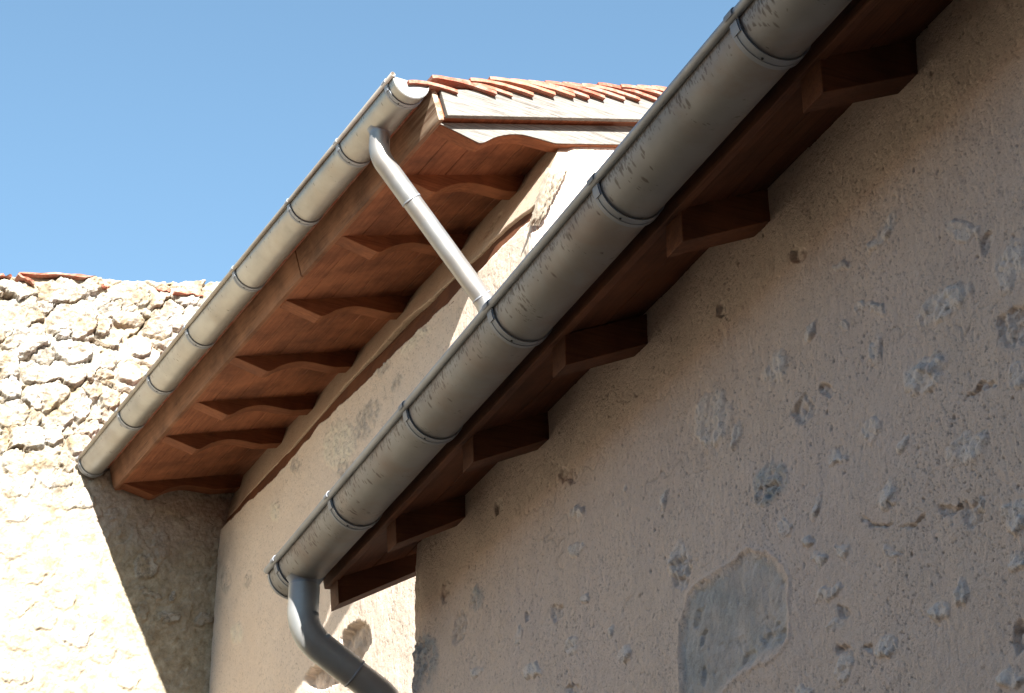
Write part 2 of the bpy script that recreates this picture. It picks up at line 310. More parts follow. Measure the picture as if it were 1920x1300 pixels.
STONES = [(2.289,5.571,7.1,0.8,2.5,-9.9), (2.418,5.636,17.5,1.9,6.8,-26.2), (2.599,5.606,6.8,0.7,2.1,-8.2), (2.501,5.766,6.4,0.7,3.1,-11.9), (2.892,5.837,7.2,1.9,5.5,-11.9),
(2.818,5.746,13.3,6.2,11.9,-17.4), (2.905,5.699,9.1,-0.6,1.0,-16.1), (3.013,5.751,20.9,1.8,6.6,-25.5), (3.158,5.821,8.9,4.0,6.7,-9.9), (3.285,5.820,18.2,1.4,4.9,-18.9),
(2.934,5.767,28.0,2.5,7.9,-30.7), (3.091,5.679,12.8,1.1,4.6,-18.3), (2.326,5.392,8.3,-0.4,0.7,-13.5), (2.461,5.338,15.2,4.3,8.7,-19.4), (2.268,5.223,18.5,-0.8,0.5,-11.4),
(2.613,5.407,8.9,0.2,2.0,-13.3), (2.552,5.502,19.4,2.0,11.0,-43.9), (2.755,5.607,23.1,-1.4,0.9,-15.7), (2.806,5.384,15.7,1.5,5.1,-20.9), (2.534,5.244,5.1,0.1,1.9,-13.1),
(2.502,5.119,7.0,3.4,6.1,-9.2), (2.281,5.104,15.1,1.8,3.5,-15.0), (2.796,5.307,18.3,0.3,5.2,-36.5), (2.750,5.190,15.9,1.6,3.8,-16.1), (2.862,5.154,15.8,1.5,5.8,-25.2),
(2.675,5.086,16.4,-1.0,0.4,-10.9), (2.422,5.040,12.0,1.3,4.2,-18.3), (2.322,4.944,10.1,1.2,2.4,-10.4), (2.568,4.970,14.4,1.5,4.5,-19.7), (2.744,4.955,14.2,1.4,4.4,-19.6),
(2.704,4.855,14.6,-0.9,0.5,-17.4), (2.546,4.869,20.0,2.2,3.4,-15.1), (2.402,4.819,7.9,2.2,4.9,-11.6), (2.626,4.904,25.5,2.7,7.4,-33.1), (2.386,4.673,10.3,0.3,1.9,-15.6),
(2.601,4.613,11.0,1.2,4.5,-21.2), (2.391,4.534,10.9,1.2,2.8,-13.2), (2.524,4.661,15.2,1.7,4.8,-22.3), (2.723,4.609,23.6,2.4,3.2,-15.4), (2.417,4.406,10.5,1.2,2.7,-13.4),
(2.666,4.521,6.1,0.1,1.7,-15.6), (2.651,4.712,22.5,2.3,4.7,-22.1), (2.277,5.726,8.2,0.3,2.9,-17.5), (2.689,5.862,14.2,1.4,5.8,-21.9), (3.081,5.873,13.8,1.2,4.0,-15.2),
(3.235,5.914,10.2,0.8,4.4,-16.7), (3.357,5.919,16.2,1.2,4.3,-16.7), (3.212,5.749,15.0,1.2,5.6,-21.8), (3.164,5.594,16.7,1.4,5.5,-22.1), (3.015,5.531,14.1,1.2,4.8,-19.5),
(2.950,5.337,14.3,1.3,4.2,-17.6), (2.432,4.945,18.1,2.0,4.2,-18.4), (2.781,5.049,17.5,1.7,4.6,-20.4), (2.848,5.064,21.8,2.1,4.6,-20.3), (2.953,5.175,21.5,2.0,6.2,-26.8),
(2.394,5.490,17.7,2.0,5.0,-19.9), (2.721,5.307,15.0,7.1,15.9,-24.1), (2.221,5.434,17.9,2.1,4.0,-16.0), (2.298,4.772,23.0,2.7,3.1,-14.1), (2.925,4.475,30.4,2.9,6.7,-33.2),
(3.238,4.349,20.2,-1.7,0.2,-13.7), (3.146,4.203,15.6,1.4,2.7,-14.5), (3.179,4.064,15.7,-4.0,-7.7,-42.1), (3.163,3.954,32.6,2.9,3.3,-18.5), (3.302,3.948,16.7,1.4,5.2,-30.0),
(3.199,3.837,18.8,1.6,3.9,-23.1), (2.704,3.966,12.6,1.3,2.5,-13.9), (2.405,4.178,14.6,1.7,3.1,-16.1), (2.478,3.885,11.5,1.3,2.9,-16.5), (2.509,4.043,12.8,1.4,3.0,-16.3),
(2.801,3.789,11.2,1.1,1.9,-11.0), (2.632,3.811,14.6,1.6,2.9,-16.5), (2.951,3.683,12.6,1.2,2.3,-14.2), (2.521,3.681,11.5,1.3,2.4,-14.4), (2.754,3.581,9.3,1.0,2.0,-12.6),
(2.513,3.493,11.7,1.3,2.7,-17.0), (2.986,4.375,44.2,4.1,10.2,-52.0), (3.314,4.054,38.5,3.1,5.7,-31.7), (3.509,3.963,23.8,1.8,4.1,-23.8), (3.101,3.567,16.7,1.5,2.6,-16.6)]
PATCH_B = [(8.352,4.237,-3.5,-1.4,3.4,-7.0,'s'), (7.998,4.210,-3.0,-6.4,4.6,-7.4,'g'), (8.224,4.043,-6.5,0.7,6.8,-16.4,'g'), (6.481,4.275,-5.6,0.0,7.5,-14.1,'s'),
(8.045,3.133,-2.8,-5.2,4.3,-8.8,'b'), (8.399,3.093,-3.8,3.8,1.9,-13.4,'b'), (6.251,4.302,-11.4,-5.1,8.3,-13.1,'g'), (7.424,4.358,-6.0,6.7,1.2,-25.3,'s'),
(7.637,4.241,-8.9,-11.5,10.6,-17.4,'g'), (8.979,4.384,-10.4,1.5,7.7,-18.6,'g'), (9.286,4.252,-12.0,1.9,6.5,-16.6,'s'), (9.800,3.748,-8.1,1.6,5.0,-15.3,'s'),
(10.061,4.142,-10.7,2.2,3.8,-10.7,'g'), (7.813,4.405,-3.3,-12.0,8.8,-12.6,'g'), (8.898,3.813,-10.8,1.5,7.1,-19.6,'s'), (9.672,4.004,-8.4,-11.7,8.3,-17.7,'g')]

# ------------------------------------------------------------------ frames
# Every house is modelled in its own axes: x = across (into the house), y = along the eaves, z = up.
def frame_axes(az): return Vector((math.cos(az), math.sin(az), 0)), Vector((-math.sin(az), math.cos(az), 0))
ORG = {}
def place(name, az, q, t, label, cat, group=None, z=0.):
    qa, da = frame_axes(az); o = thing(name, qa*q+da*t+Vector((0, 0, z)), az, label, cat, group)
    ORG[o] = Vector((q, t, z)); return o
def settle(part, root):                       # built in frame coordinates; move into the thing's own
    part.data.transform(Matrix.Translation(-ORG[root])); part.data.update(); return part
def P_(name, obj, root): return settle(obj, root)

ground = None
bm = bmesh.new(); join_bm(bm, [(-600, -600, 0), (600, -600, 0), (600, 600, 0), (-600, 600, 0)], [[0, 1, 2, 3]])
ground = from_bm('ground', bm, M_GROUND); ground['kind'] = 'structure'

# ================================================================== NEAR HOUSE
QA, ZA, R = 1.6824, 2.3698+EYE, .0765
QWA = 2.013
near = place('near_house', AZ_NEAR, QWA, 3.0, 'near house with rough beige plaster wall and plain square cut brown rafters under its eaves', 'house')

def ellipse_r(t, z, p): return np.hypot(p[2]*(t-p[0])+p[3]*(z-p[1]), p[4]*(t-p[0])+p[5]*(z-p[1]))
def poly_sd(x, y, poly):                      # signed distance to a polygon, inside negative
    d = np.full(x.shape, 9.); ins = np.zeros(x.shape, bool); n = len(poly)
    for i in range(n):
        x0, y0 = poly[i]; x1, y1 = poly[(i+1) % n]; ex, ey = x1-x0, y1-y0
        k = np.clip(((x-x0)*ex+(y-y0)*ey)/(ex*ex+ey*ey), 0, 1); d = np.minimum(d, np.hypot(x-x0-k*ex, y-y0-k*ey))
        c = ((y0 > y) != (y1 > y)) & (x < (x1-x0)*(y-y0)/(y1-y0+1e-12)+x0); ins ^= c
    return np.where(ins, -d, d)

def plaster_field(t, z, patches, seed, pits=1.0, amp=1.0, block=None):
    a, b, c = Perm(seed), Perm(seed+1), Perm(seed+2)
    h = amp*(.010*a.fbm(t*1.7, z*1.7, 3)+.0030*b.fbm(t*9, z*9, 4))
    h += .0011*c.fbm(t*55, z*38, 3)+.0006*a.noise(t*130, z*26)+.0005*b.noise(t*170, z*170)
    wt = t+.020*a.fbm(t*22, z*22, 4); wz = z+.020*b.fbm(t*22+9, z*22-4, 4)
    stone = np.zeros(t.shape); grey = np.zeros(t.shape); pit = np.zeros(t.shape)
    for p in patches:
        m = (np.abs(t-p[0]) < .42) & (np.abs(z-p[1]) < .42)
        if not m.any(): continue
        r = ellipse_r(wt[m], wz[m], p); k = 1-sstep(.72, 1.06, r); tm, zm = t[m], z[m]; kind = p[6]
        rough = b.fbm(tm*48, zm*48, 4); lump = a.fbm(tm*17+p[0]*5, zm*17, 3)
        if kind == 's':
            h[m] += k*(.004+.010*np.maximum(lump, -.16)+.006*rough)*np.minimum(1.2, amp)+.0035*np.exp(-((r-1.0)/.12)**2)*c.noise(tm*30, zm*30); stone[m] = np.maximum(stone[m], k*np.clip(.75+.9*lump, .3, 1))
        elif kind == 'h':
            h[m] -= k*(.007+.008*np.abs(lump)); h[m] += k*.009*rough; stone[m] = np.maximum(stone[m], .45*k*np.clip(.5+rough*1.6, 0, 1)); pit[m] = np.maximum(pit[m], .35*k*np.clip(-rough*3, 0, 1))
        elif kind == 'g':
            h[m] += k*(.002+.008*lump+.003*rough); grey[m] = np.maximum(grey[m], k*np.clip(.55+1.3*lump+.5*rough, .05, .95)); h[m] += k*.005*rough
        elif kind == 'r':
            h[m] += .016*np.sqrt(np.clip(1-(r/1.05)**2, 0, 1))+k*(-.004+.005*lump+.0015*rough); grey[m] = np.maximum(grey[m], k*p[7]); stone[m] = np.maximum(stone[m], k*.6)
            pit[m] = np.maximum(pit[m], .5*np.exp(-((r-1.02)/.05)**2)*(rough > -.05))
        elif kind == 'n':
            h[m] -= .045*(1-sstep(.86, 1.0, r))*(1-.25*lump)-k*.006*rough
        elif kind == 'b':
            h[m] += k*(-.012+.006*rough+.012*lump); grey[m] = np.maximum(grey[m], k*.55); stone[m] = np.maximum(stone[m], .3*k)
    if block:
        d = poly_sd(t+.012*a.fbm(t*14, z*14, 3), z+.012*b.fbm(t*14, z*14, 3), block); k = 1-sstep(-.022, .004, d+.010*c.fbm(t*40, z*40, 3))
        h = h*(1-k*.75)+k*(-.004+.006*a.fbm(t*9, z*9, 5)+.0022*b.fbm(t*45, z*45, 4)-.007*sstep(.22, .42, c.fbm(t*10+3, z*13, 4))); h += .003*np.exp(-((d-.006)/.006)**2)
        grey = np.maximum(grey, k*.85*np.clip(.85+.9*a.fbm(t*7, z*7, 4), .25, 1.1)); stone = stone*(1-k)
        pits_m = 1-.6*k
    else: pits_m = 1.0
    cw = np.abs(a.fbm(t*1.9+4.1+.05*b.fbm(t*20, z*20, 3), z*1.9-2.2, 4)); ck = np.exp(-(cw/.0045)**2)*sstep(.05, .22, c.fbm(t*1.3+7, z*1.3, 2)); h -= .0022*ck; pit = np.maximum(pit, .30*ck)
    h += .0014*np.clip(c.fbm(t*14+3, z*14, 5), -.25, .6)
    # pits left by grit, drawn out a little by the float
    for sc, act, rad, dep in ((70, .20, .20, .0034), (125, .30, .24, .0024), (30, .09, .12, .0048), (190, .25, .28, .0016)):
        f1, f2, rid = a.worley(t*sc, z*sc*.86); on = (rid < act*pits)
        dens = np.clip(.75+1.3*b.fbm(t*3.1+sc, z*3.1, 2), .0, 1)
        k = on*(1-sstep(rad*.45, rad, f1+.10*c.noise(t*sc*4, z*sc*4)))*dens*pits_m
        h -= k*dep; pit = np.maximum(pit, k*.55)
    return h, stone, grey, pit

def fine_axis(lo, mid0, mid1, hi, coarse, fine):
    a = list(np.arange(lo, mid0, coarse)); b = list(np.arange(mid0, mid1, fine)); c = list(np.arange(mid1, hi, coarse)) if hi > mid1 else []
    return np.array(a+b+c+[hi])

tt = fine_axis(-1.98, 2.15, 5.63, 5.63, .3, .0034); zz = np.concatenate([np.arange(-1.6, .95, .15), np.arange(.95, 2.50, .0031)])
T, Z = np.meshgrid(tt, zz, indexing='ij')
h, st, gr, pt = plaster_field(T, Z, PATCH_A, 3, block=BLOCK_A)
edge = Perm(91)
eo = .020*edge.fbm(zz*5, zz*0+.3, 4)+.010*edge.fbm(zz*24, zz*0+.9, 3)-.012
near_edge = sstep(5.36, 5.63, T); T2 = T+near_edge*eo[None, :]
Q = QWA-h; Q = Q+.035*sstep(5.57, 5.63, T)**3
gr = np.maximum(gr, .75*sstep(5.51, 5.61, T+.05*edge.fbm(T*9, Z*9, 3))*sstep(2.15, 1.95, Z))
P = np.stack([Q, T2, Z+EYE], -1)
extra = []
for dq in (.012, .03, .07, .15, .3, .6, 1.2, 4.):
    e = P[-1:].copy(); e[..., 0] += dq; e[..., 1] += .004*edge.fbm(zz*40+dq*99, zz*0+dq, 3)[None, :]+.006; extra.append(e)
P = np.concatenate([P]+extra, 0)
pad = lambda A: np.concatenate([A]+[A[-1:]]*len(extra), 0)
brown_mix = np.zeros(P.shape[:2])
wall = settle(grid_mesh('wall', P, M_PLA, near, dict(stone=pad(st), grey=pad(gr), pit=pad(pt), brown_mix=brown_mix)), near)

# rafters, square cut, with soffit boards, eaves board and roof
SLOPE = math.radians(25.2); S30 = math.tan(SLOPE); C30 = math.cos(SLOPE); N30 = math.sin(SLOPE)
qf, zb, ztp = 1.792, 2.252+EYE, 2.3335+EYE
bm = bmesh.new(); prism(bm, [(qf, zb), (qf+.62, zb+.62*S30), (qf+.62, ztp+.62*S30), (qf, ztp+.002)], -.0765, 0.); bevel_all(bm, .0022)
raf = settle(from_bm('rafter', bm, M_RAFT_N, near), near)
raft_t = [5.757, 5.238, 4.634, 4.030, 3.418, 2.822, 2.22, 1.62]
def repeat_y(proto, ys):                      # copies of one part along the eaves
    proto.location = (0, ys[0], 0); out = [proto]
    for y in ys[1:]:
        c = proto.copy(); COL.objects.link(c); c.parent = proto.parent; c.location = (0, y, 0); out.append(c)
    return out
rr = repeat_y(raf, raft_t); rng = random.Random(5)
for o in rr: o.location.z += rng.uniform(-.003, .003); o.location.x += rng.uniform(-.004, .004)
for o, tw in zip(rr, (5.0, 4.0, 1.0)):              # the last rafters were set a little steeper
    piv = Vector((qf, 0, ztp))-ORG[near]; piv.y = 0; M = Matrix.Rotation(-math.radians(tw), 4, 'Y')
    o.rotation_euler = (0, -math.radians(tw), 0); p2 = M @ piv; o.location.x += piv.x-p2.x; o.location.z += piv.z-p2.z
bm = bmesh.new(); w = .118
for i in range(6):
    s0 = .004+i*w; s1 = s0+w-.004; j = rng.uniform(0, .0035)
    p = lambda s, u: (qf+.006+s*C30-u*N30, ztp+.002+s*N30+u*C30+.0035)
    prism(bm, [p(s0, j), p(s1, j), p(s1, .020), p(s0, .020)], -1.98, 5.768)
bevel_all(bm, .0018, 1)
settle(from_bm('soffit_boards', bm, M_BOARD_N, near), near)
bm = bmesh.new(); prism(bm, [(1.7625, 2.412+EYE), (1.787, 2.412+EYE), (1.8005, 2.3315+EYE), (1.7800, 2.3300+EYE)], -1.98, 5.770); bevel_all(bm, .0025)
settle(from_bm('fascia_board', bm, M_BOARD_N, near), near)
bm = bmesh.new(); prism(bm, [(1.745, 2.415+EYE), (1.800, 2.415+EYE), (6.2, 2.415+EYE+4.4*S30), (6.2, 2.50+EYE+4.4*S30), (1.70, 2.445+EYE)], -1.98, 5.785)
settle(from_bm('roof', bm, M_TILE, near), near)

bm = bmesh.new(); prism(bm, [(1.752, 2.382+EYE), (1.754, 2.384+EYE), (1.792, 2.424+EYE), (1.790, 2.424+EYE)], -1.98, 5.772)  # unseen strip added to keep sun from leaking behind the gutter
settle(from_bm('sun_stop_strip', bm, M_ZINC_S, near), near)

# ================================================================== GUTTERS
def make_gutter(label, az, Q, Z, t0, t1, straps, mat, outlet_t, end_caps):
    g = place('rain_gutter', az, Q, .5*(t0+t1), label, 'gutter', 'half round zinc gutters under the eaves', z=Z)
    th = 0.0014; prng = Perm(int(abs(Q)*100))
    def arc(r, a0, a1, n): return [(Q+r*math.cos(a), Z+r*math.sin(a)) for a in np.linspace(a0, a1, n)]
    A0, A1 = math.pi*.985, 2*math.pi+.05
    n = 44; ts = np.linspace(t0, t1, max(30, int((t1-t0)/.06)))
    rows, uvs = [], []
    for t in ts:
        dz = .0009*prng.noise(np.array([t*1.9]), np.array([.4]))[0]
        o = arc(R, A0, A1, n); i = arc(R-th, A1, A0, n)
        rows.append([(x, t, z+dz) for x, z in o+i]); a = list(np.linspace(0, R*(A1-A0), n)); uvs.append([(t, v) for v in a+a[::-1]])
    settle(grid_mesh('trough', np.array(rows), mat, g, uv=np.array(uvs), wrap=True), g)
    # rolled front bead: an open tube
    rb, cb = .0102, (Q-R-.0062, Z+.0035)
    ring = [(cb[0]+r*math.cos(a), cb[1]+r*math.sin(a)) for r, aa in ((rb, np.linspace(0, 2*math.pi, 20, endpoint=False)), (rb-.0016, np.linspace(0, 2*math.pi, 20, endpoint=False))) for a in aa]
    nn = 20; bm = bmesh.new()
    vs = [[bm.verts.new((x, t, z)) for x, z in ring] for t in (t0-.006, t1)]
    for k in range(nn):
        l = (k+1) % nn
        bm.faces.new((vs[0][k], vs[0][l], vs[1][l], vs[1][k])); bm.faces.new((vs[0][nn+l], vs[0][nn+k], vs[1][nn+k], vs[1][nn+l]))
        for e in (0, 1): bm.faces.new((vs[e][k], vs[e][nn+k], vs[e][nn+l], vs[e][l]))
    settle(from_bm('bead', bm, M_ZINC_S if mat is M_ZINC_A else M_ZINC_E, g, smooth=True), g)
    # one strap with its screw, then copies
    W = .031
    def ring_strip(bm, c, ri, ro, a0, a1, n, y0, y1):
        v = []
        for a in np.linspace(a0, a1, n):
            ca, sa = math.cos(a), math.sin(a); v.append([bm.verts.new((c[0]+r*ca, y, c[1]+r*sa)) for r, y in ((ri, y0), (ro, y0), (ro, y1), (ri, y1))])
        for p, q in zip(v[:-1], v[1:]):
            for k in range(4): bm.faces.new((p[k], p[(k+1) % 4], q[(k+1) % 4], q[k]))
        bm.faces.new(v[0]); bm.faces.new(v[-1][::-1])
    bm = bmesh.new()
    ring_strip(bm, (Q, Z), R+.0022, R+.0046, math.pi*1.02, 2*math.pi+.10, 40, 0, W)
    ring_strip(bm, (Q, Z), R+.0046, R+.0058, math.pi*1.02, 2*math.pi+.10, 40, W*.62, W)       # turned-up far lip
    ring_strip(bm, cb, rb+.0012, rb+.0030, math.radians(-75), math.radians(215), 24, 0, W*.92)  # hook round the bead
    ring_strip(bm, (Q, Z), R+.0046, R+.0072, math.pi*1.035, math.pi*1.135, 8, W*.10, W*.85)      # clip plate
    st0 = settle(from_bm('strap', bm, M_ZINC_S, g, smooth=False), g)
    a = math.radians(252); c = Vector((Q+(R+.005)*math.cos(a), W*.45, Z+(R+.005)*math.sin(a))); nrm = Vector((math.cos(a), 0, math.sin(a)))
    bm = bmesh.new(); bmesh.ops.create_cone(bm, cap_ends=True, segments=14, radius1=.0030, radius2=.0024, depth=.003, matrix=Matrix.Translation(c) @ nrm.to_track_quat('Z', 'Y').to_matrix().to_4x4())
    sc0 = settle(from_bm('screw', bm, M_DARK, st0), g)
    for i, y in enumerate(straps):
        s = st0
        if i:
            s = st0.copy(); COL.objects.link(s); s.parent = g; c2 = sc0.copy(); COL.objects.link(c2); c2.parent = s
        s.location = (0, y-W*.5, 0)
    # half-moon end caps
    cap0 = None
    for y, rim in end_caps:
        bm = bmesh.new(); pr = arc(R-.0006, A0+.02, A1-.02, 36)
        prism(bm, pr, y, y+.0016); ring_strip(bm, (Q, Z), R-.0016, R+.0022, A0, A1, 36, y-.0035, y+.009)
        settle(from_bm('end_cap', bm, mat if rim else M_ZINC_S, g), g)
    # round outlet under the trough
    rows, uvs = [], []
    for zo, r in ((-.060, .056), (-.070, .0480), (-.080, .0460), (-.125, .0455)) if az == AZ_NEAR else ((-.060, .052), (-.070, .0435), (-.080, .0412), (-.125, .0410)):
        rows.append([(Q+r*math.cos(a), outlet_t+r*math.sin(a), Z+zo) for a in np.linspace(0, 2*math.pi, 40, endpoint=False)]); uvs.append([(-zo, 1.+a*r) for a in np.linspace(0, 2*math.pi, 40, endpoint=False)])
    settle(grid_mesh('outlet', np.array(rows), M_ZINC_S, g, uv=np.array(uvs), wrap=True), g)
    return g
make_gutter('streaky dark zinc gutter along the near house eaves, with dark drip stains', AZ_NEAR, QA, ZA, -1.97, 5.797,
            [5.706, 5.180, 4.552, 3.966, 3.366, 2.742, 2.14], M_ZINC_A, 5.660, [(5.793, False)])
QB, ZB = 2.7846, 4.7421+EYE
make_gutter('pale shiny zinc gutter along the far house eaves, white end cap against the sky', AZ_FAR, QB, ZB, 6.111, 10.222,
            [6.176, 6.656, 7.187, 7.846, 8.482, 9.049, 9.518, 10.195], M_ZINC_B, 6.405, [(6.116, True), (10.215, True)])

def make_pipe(label, az, path, split, rad, mat, rings):
    g = place('downpipe', az, path[0][0], path[0][1], label, 'downpipe', 'round zinc downpipes leading from the gutters', z=0)
    c = [Vector(p) for p in bend(path, .14)]
    def dist(i): return sum((c[k+1]-c[k]).length for k in range(i))
    L = [dist(i) for i in range(len(c))]
    def at(l):
        for i in range(len(c)-1):
            if L[i] <= l <= L[i+1]+1e-9: return c[i].lerp(c[i+1], (l-L[i])/max(1e-9, L[i+1]-L[i]))
        return c[-1]
    cuts = [0]+split+[L[-1]]
    for k, (a, b) in enumerate(zip(cuts[:-1], cuts[1:])):
        ls = [a]+[l for l in L if a < l < b]+[b]
        # fill long straights so that the surface stays even
        ls = sorted(set(ls+[x for x in np.arange(a, b, .05)])); pts = [at(l) for l in ls]
        rads = [rad*(1.0 if k % 2 else 1.045)]*len(pts)
        if k % 2 == 0: rads[-1] = rad*1.06
        rows, uvs = tube_path(pts, rads); settle(grid_mesh('elbow' if k % 2 == 0 else 'pipe', rows, mat, g, uv=uvs+1.0, wrap=True), g)
    for l in rings:
        p0, p1 = at(l-.004), at(l+.004); rows, uvs = tube_path([p0, p0.lerp(p1, .1), p0.lerp(p1, .9), p1], [rad*1.01, rad*1.075, rad*1.075, rad*1.01])
        settle(grid_mesh('joint_ring', rows, M_ZINC_S, g, uv=uvs+1.0, wrap=True), g)
    return g, L
E=EYE
make_pipe('dull zinc downpipe bending away from the lower end of the near gutter, half in sun', AZ_NEAR,
          [(QA, 5.66, ZA-.085), (QA, 5.66, 2.135+E), (1.992, 5.66, 1.945+E), (1.992, 5.66, 0.02)], [.335, .50], .0455, M_ZINC_Q, [.337])
make_pipe('bright zinc downpipe slanting from the far gutter behind the near gutter to the wall', AZ_FAR,
          [(QB, 6.405, ZB-.085), (QB, 6.405, 4.560+E), (3.292, 6.405, 3.987+E), (3.292, 6.405, 0.02)], [.315, .80], .0405, M_ZINC_P, [.317, .80])

# ================================================================== FAR HOUSE
TGB = 6.20                                    # gable plane
far = place('far_house', AZ_FAR, 3.38, 8.0, 'far house with scroll cut rafters, whitened verge board and red tiles above a sunlit gable', 'house')
TH = math.radians(16.5); FB = (2.9195, 4.6148+EYE); UR = (math.cos(TH), math.sin(TH)); FD = (math.sin(TH), -math.cos(TH))
def SD(s, d): return (FB[0]+s*UR[0]+d*FD[0], FB[1]+s*UR[1]+d*FD[1])    # along the slope, depth below the soffit
drift = lambda t: .045*(np.asarray(t)-6.2)
zt_f = lambda t: np.interp(t, [6.2, 6.6, 7.43, 8.68, 9.49, 9.77, 10.3], [4.345, 4.365, 4.408, 4.479, 4.472, 4.505, 4.52])
zb_f = lambda t: np.interp(t, [6.2, 6.5, 7.0, 7.82, 8.69, 9.68, 10.3], [4.385, 4.43, 4.474, 4.552, 4.542, 4.548, 4.56])
# long wall
PATCH_B = [tuple(p[:6])+('n',) if p[6] == 'b' else p for p in PATCH_B if p[0] > 6.6 or p[1] > 4.6]
tt = np.concatenate([np.arange(6.2, 10.285, .0065), [10.285]]); vv = np.concatenate([np.arange(-1.6, 2.4, .2)[:-1], np.linspace(2.4, 4.5, 330)])
T, V = np.meshgrid(tt, vv, indexing='ij'); e2 = Perm(44)
top = zt_f(tt)-.012+.014*e2.fbm(tt*7, tt*0+.2, 5)
Zf = np.where(V > 2.4, 2.4+(V-2.4)*(top[:, None]-2.4)/2.1, V)
h, st, gr, pt = plaster_field(T, Zf, PATCH_B, 21, pits=.7, amp=1.15)
corner = 1-sstep(6.2, 6.34, T); h += corner*(.012*e2.fbm(T*9, Zf*9, 4)-.016*(1-sstep(6.2, 6.235, T)))
Q = 3.38+drift(T)-h
rows = [np.stack([Q, T, Zf+EYE], -1)]
P = rows[0]; tl = P[:, -1:].copy(); tl[..., 0] += .012; tl2 = P[:, -1:].copy(); tl2[..., 0] += .14; tl2[..., 2] -= .01
P = np.concatenate([P, tl, tl2], 1); pad = lambda A: np.concatenate([A, A[:, -1:], A[:, -1:]], 1)
brown_mix = np.zeros(P.shape[:2]); brown_mix = .5*sstep(9.7, 10.28, P[..., 1])*np.clip(.4+1.1*e2.fbm(P[..., 1]*5, P[..., 2]*5, 4), 0, 1)*sstep(5.2, 5.9, P[..., 2])  # patchy dark brown towards the upper far end
for p in PATCH_B:
    if p[6] == 'n': brown_mix = np.maximum(brown_mix, .60*(1-sstep(.90, 1.04, ellipse_r(P[..., 1]+.02*e2.fbm(P[..., 1]*22, P[..., 2]*22, 4), P[..., 2]-EYE+.02*e2.fbm(P[..., 1]*22+9, P[..., 2]*22, 4), p)))*np.clip(.7+e2.fbm(P[..., 1]*12, P[..., 2]*12, 3), .3, 1))
settle(grid_mesh('long_wall', P, M_PLB, far, dict(stone=pad(st), grey=pad(gr), pit=pad(pt), brown_mix=brown_mix)), far)
# gable wall, its left edge follows the profile under the eaves
qs = np.concatenate([np.linspace(0, 1.1, 200), np.linspace(1.12, 5.0, 30)]); zs = np.concatenate([np.arange(-1.6, 3.0, .2), np.linspace(3.0, 4.34, 120), np.linspace(4.35, 5.5, 190)])
U, Zg = np.meshgrid(qs, zs, indexing='ij')
ql = np.interp(zs, [4.33, 4.36, 4.63, 4.80, 5.5], [3.377, 3.412, 3.50, 3.56, 3.62])+.012*e2.fbm(zs*9, zs*0+.7, 4)
Qg = ql[None, :]+U; lim = FB[1]-EYE+(Qg-FB[0])*math.tan(TH)-.004; Zg2 = np.minimum(Zg, lim)
hg, st, gr, pt = plaster_field(Qg, Zg2, [(3.62, 4.50, 9, 2, 2, 11, 'h'), (3.50, 4.27, 14, 0, 0, 9, 'g'), (3.56, 4.42, 30, 9, -3, 11, 'h'), (3.47, 4.20, 18, 4, 3, 13, 'h'), (3.80, 4.56, 16, 5, -2, 30, 'h')], 33, pits=1.3, amp=1.6)
hg -= .02*(1-sstep(0, .05, U))**2
settle(grid_mesh('gable_wall', np.stack([Qg, TGB-hg, Zg2+EYE], -1), M_PLB, far, dict(stone=st, grey=gr, pit=pt, brown_mix=brown_mix[:1, :1]*np.zeros(st.shape))), far)
# wall plate with a weathered end, plaster band above it
def sweep(name, prof_fn, ts, mat, root, parent=None, **kw):
    P = np.array([[(x, t, z) for x, z in prof_fn(t)] for t in ts]); n, m, _ = P.shape; bm = bmesh.new()
    vs = [[bm.verts.new(P[i, j]) for j in range(m)] for i in range(n)]
    for a, b in zip(vs[:-1], vs[1:]):
        for k in range(m): bm.faces.new((a[k], a[(k+1) % m], b[(k+1) % m], b[k]))
    bm.faces.new(vs[0]); bm.faces.new(vs[-1][::-1]); return settle(from_bm(name, bm, mat, parent or root), root)
def plate_prof(t):
    d = float(drift(t)); d2 = d*.55; w = .004*math.sin(t*5.1)+.003*math.sin(t*11.3)
    zl = float(zt_f(t))
    return [(3.508+d2, 4.64+EYE), (3.416+d+w, zl+.10+EYE), (3.389+d+w*.5, zl-.035+EYE), (3.64+d, zl-.06+EYE), (3.68+d, 4.64+EYE)]
plate = sweep('wall_plate', plate_prof, np.linspace(6.225, 10.26, 60), M_PLATE, far)
# bleached, cracked end of the plate
bm = bmesh.new(); pr = plate_prof(6.2); a = np.array(pr); ctr = a.mean(0)
P0 = []
us = np.linspace(0, 1, 40); ws = np.linspace(0, 1, 30); Uu, Ww = np.meshgrid(us, ws, indexing='ij')
L0, L1, R0, R1 = np.array([3.436, 4.575]), np.array([3.350, 4.275]), np.array([3.535, 4.600]), np.array([3.402, 4.290])
Lp = L0+(L1-L0)*Uu[..., None]; Rp = R0+(R1-R0)*Uu[..., None]; XZ = Lp+(Rp-Lp)*Ww[..., None]
cr = .012*np.clip(e2.fbm(Ww*4+Uu*3, Uu*16-Ww*7, 4)*2.2, -1, .2); rim = np.minimum(np.minimum(Uu, 1-Uu), np.minimum(Ww, 1-Ww)); cr -= .02*(1-sstep(0, .1, rim))
Pe = np.stack([XZ[..., 0]+.006*e2.fbm(Ww*3, Uu*3+4, 3), 6.158-cr*1.4, XZ[..., 1]+EYE], -1)
settle(grid_mesh('plate_end', Pe, M_GREYW, plate), far)
tt = np.arange(6.205, 10.28, .009); b1 = Perm(71)
zb = zb_f(tt)+.022+.014*b1.fbm(tt*6, tt*0+.5, 5)
vv = np.linspace(0, 1, 48); T, V = np.meshgrid(tt, vv, indexing='ij')
q0 = 3.548+.022*(T-6.2); z0 = 4.815; zbt = zb[:, None]
q1 = 3.396+drift(T)+(zbt-4.385)*.05
